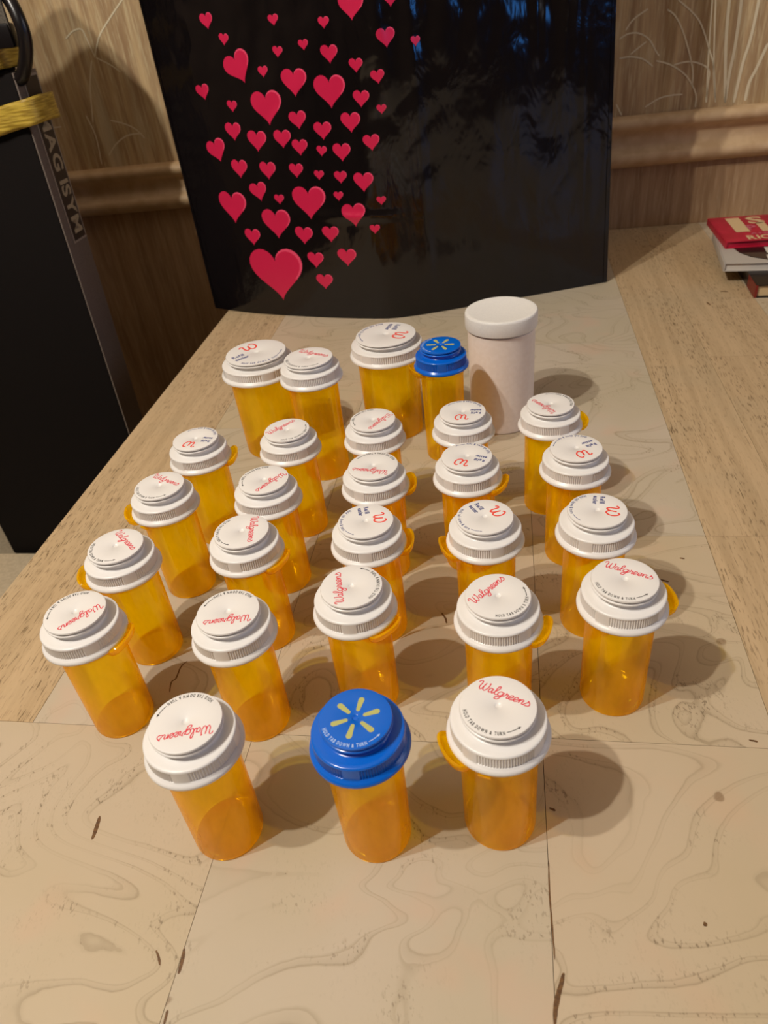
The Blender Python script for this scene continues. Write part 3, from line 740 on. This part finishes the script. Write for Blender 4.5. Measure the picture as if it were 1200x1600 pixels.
# upper part of the case: soft black flap with sloping shoulders
sil = [(-CW, .25), (-CW, .425), (-.135, .43), (-.118, .437), (-.095, .452), (-.075, .456), (-.058, .435), (-.035, .41), (-.018, .378), (-.012, .32), (-.012, .25)]
V = [(x, .008, z) for x, z in sil] + [(x, .046, z) for x, z in sil]; n = len(sil)
Fc = [tuple(range(n)), tuple(range(2 * n - 1, n - 1, -1))] + [(i, n + i, n + (i + 1) % n, (i + 1) % n) for i in range(n)]
me = fix(mesh('top_flap', V, Fc)); bm = bmesh.new(); bm.from_mesh(me)
bmesh.ops.bevel(bm, geom=list(bm.edges), offset=.003, segments=2, affect='EDGES'); bm.to_mesh(me); bm.free(); sharp(me, 40)
obj('top_flap', me, M['black_cloth'], case)
def band_loop(z0, h, x0, x1, y0, y1, bulge, tilt):
    pts = []
    base = [(x0, y0), ((x0 + x1) / 2, y0 - .002), (x1 - .02, y0 - .002), (x1 + bulge * .6, y0 + .001), (x1 + bulge, (y0 + y1) / 2), (x1 + bulge * .5, y1), (x1 - .03, y1 + .002), (x0, y1), (x0 - .004, (y0 + y1) / 2)]
    base = catmull(base + [base[0]], 8)[:-1]; N = len(base); v, f = [], []; K = 9
    for i, (x, y) in enumerate(base):
        zt = z0 + tilt * (x - x1)
        for k in range(K):
            zz = zt + h * k / (K - 1); wob = .0009 * noise.noise(Vector((x * 60, y * 60, k * .8))) + .0006 * (k % 2)
            v.append((x, y - wob, zz + .001 * noise.noise(Vector((x * 40, y * 40, z0 * 9)))))
    for i in range(N):
        j = (i + 1) % N
        for k in range(K - 1): f.append((i * K + k, j * K + k, j * K + k + 1, i * K + k + 1))
    me = mesh('gold_band', v, f, True); return me
for a in ((.2085, .021, -CW - .002, .007, -.002, CD + .002, .010, .16), (.2535, .017, -CW - .002, -.004, -.003, CD - .002, .001, .10)):
    o = obj('gold_band', band_loop(*a), M['gold'], case)
    mod = o.modifiers.new('thickness', 'SOLIDIFY'); mod.thickness = .0012; mod.offset = 0
# carrying handle: thick black loop and the grey webbing strap that rises from it
def tube(path, r, seg=10, closed=False):
    P = [Vector(p) for p in path]; V, Fc = [], []; N = len(P)
    for i, p in enumerate(P):
        d = (P[(i + 1) % N] - P[i - 1]) if closed else (P[min(i + 1, N - 1)] - P[max(i - 1, 0)]); d.normalize()
        a = d.cross(Vector((.3, 1, .2))).normalized(); b = d.cross(a)
        for k in range(seg): t = 2 * PI * k / seg; V.append(p + a * (r * math.cos(t)) + b * (r * math.sin(t)))
    for i in range(N if closed else N - 1):
        for k in range(seg):
            j = (i + 1) % N; Fc.append((i * seg + k, i * seg + (k + 1) % seg, j * seg + (k + 1) % seg, j * seg + k))
    if not closed: Fc += [tuple(range(seg))[::-1], tuple((N - 1) * seg + k for k in range(seg))]
    return fix(mesh('tube', V, Fc, True))
loop = catmull([(-.010, .012, .246), (.008, .006, .245), (.020, .002, .256), (.028, 0, .271), (.029, 0, .285), (.024, .004, .300), (.014, .008, .312), (.004, .010, .322)], 8)
obj('carry_handle', tube(loop, .0058), M['black_plastic'], case)
obj('strap', prism('strap', [(.000, -.004), (.020, -.004), (.020, -.001), (.000, -.001)], .280, .40, .0008), M['webbing'], case)
obj('strap_buckle', box('strap_buckle', -.008, .020, -.006, .006, .268, .286, .003), M['black_plastic'], case)

# ------------------------------------------------------------------ books at the right
def flat_text(lines, mats, parent, z):
    for (s, size, x, y, wide), m in zip(lines, mats):
        v, f = text_line(s, size, x, y, z, .06, wide); obj('cover_lettering', mesh('cover_lettering', v, f), m, parent)
def book(name, label, cat, loc, rz, w_, d_, h_, cover, pages, edge=.0012):
    """front-left corner at loc; x to the right, y away"""
    t = thing(name, label, cat, loc, rz)
    obj('page_block', box('page_block', .001, w_ - .002, .002, d_ - .002, edge, h_ - edge), pages, t)
    obj('cover', box('cover', 0, w_, 0, d_, h_ - edge, h_, .0003), cover, t)
    obj('back_cover', box('back_cover', 0, w_, 0, d_, 0, edge, .0003), cover, t)
    obj('spine', box('spine', -.0008, .0008, 0, d_, 0, h_, .0003), cover, t)
    return t
b1 = book('hardback_book', 'lowest book of the stack at the right, dark cover with maroon corner and cream pages', 'book', (.3795, .6555, .0001), -.25, .15, .13, .0125, M['black_cover'], M['paper_cream'])
bx = obj('corner_patch', box('corner_patch', -.0012, .0012, -.0002, .03, .0005, .0122), M['maroon'], b1, label='maroon spine corner')
obj('cover_medallion', prism('cover_medallion', [(.045 + .020 * math.cos(2 * PI * k / 32), .03 + .026 * math.sin(2 * PI * k / 32)) for k in range(32)], .0125, .0127), M['paper'], b1)
b2 = book('magazine', 'white-edged magazine with black curved cover picture, middle of the stack', 'magazine', (.3676, .7001, .0128), -.32, .18, .105, .0080, M['grey_paper'], M['paper'], .0006)
pic = [(.014, .102), (.012, .052), (.017, .032), (.026, .018), (.040, .009), (.060, .006), (.178, .006), (.178, .102)]
obj('cover_picture', prism('cover_picture', pic, .0080, .0082), M['black_cover'], b2)
pic2 = [(.0185, .031), (.027, .0185), (.041, .010), (.060, .0075), (.176, .0075), (.176, .031)]
obj('cover_band', prism('cover_band', pic2, .0082, .0083), M['brown_cover'], b2)
flat_text([('I', .024, .042, .030, 1.8), ('F', .024, .054, .030, 1.2), ('i', .02, .040, .010, 1.8), ('n', .02, .052, .010, 1.2)], [M['paper']] * 4, b2, .0085)
b3 = book('paperback_book', 'crimson paperback with cream capital letters on top of the stack at the right', 'book', (.3873, .7414, .0209), -.21, .16, .088, .0070, M['book_red'], M['book_red'], .0008)
flat_text([('I', .070, .016, .032, 1.3), ('S', .034, .036, .058, 1.1), ('P', .024, .030, .036, .8), ('I', .042, .042, .030, 1.4), ('RICH', .018, .022, .004, .8), ('AND', .008, .028, .020, 1.3)],
          [M['book_cream'], M['book_cream'], M['book_pink'], M['book_cream'], M['book_cream'], M['book_pink']], b3, .0072)
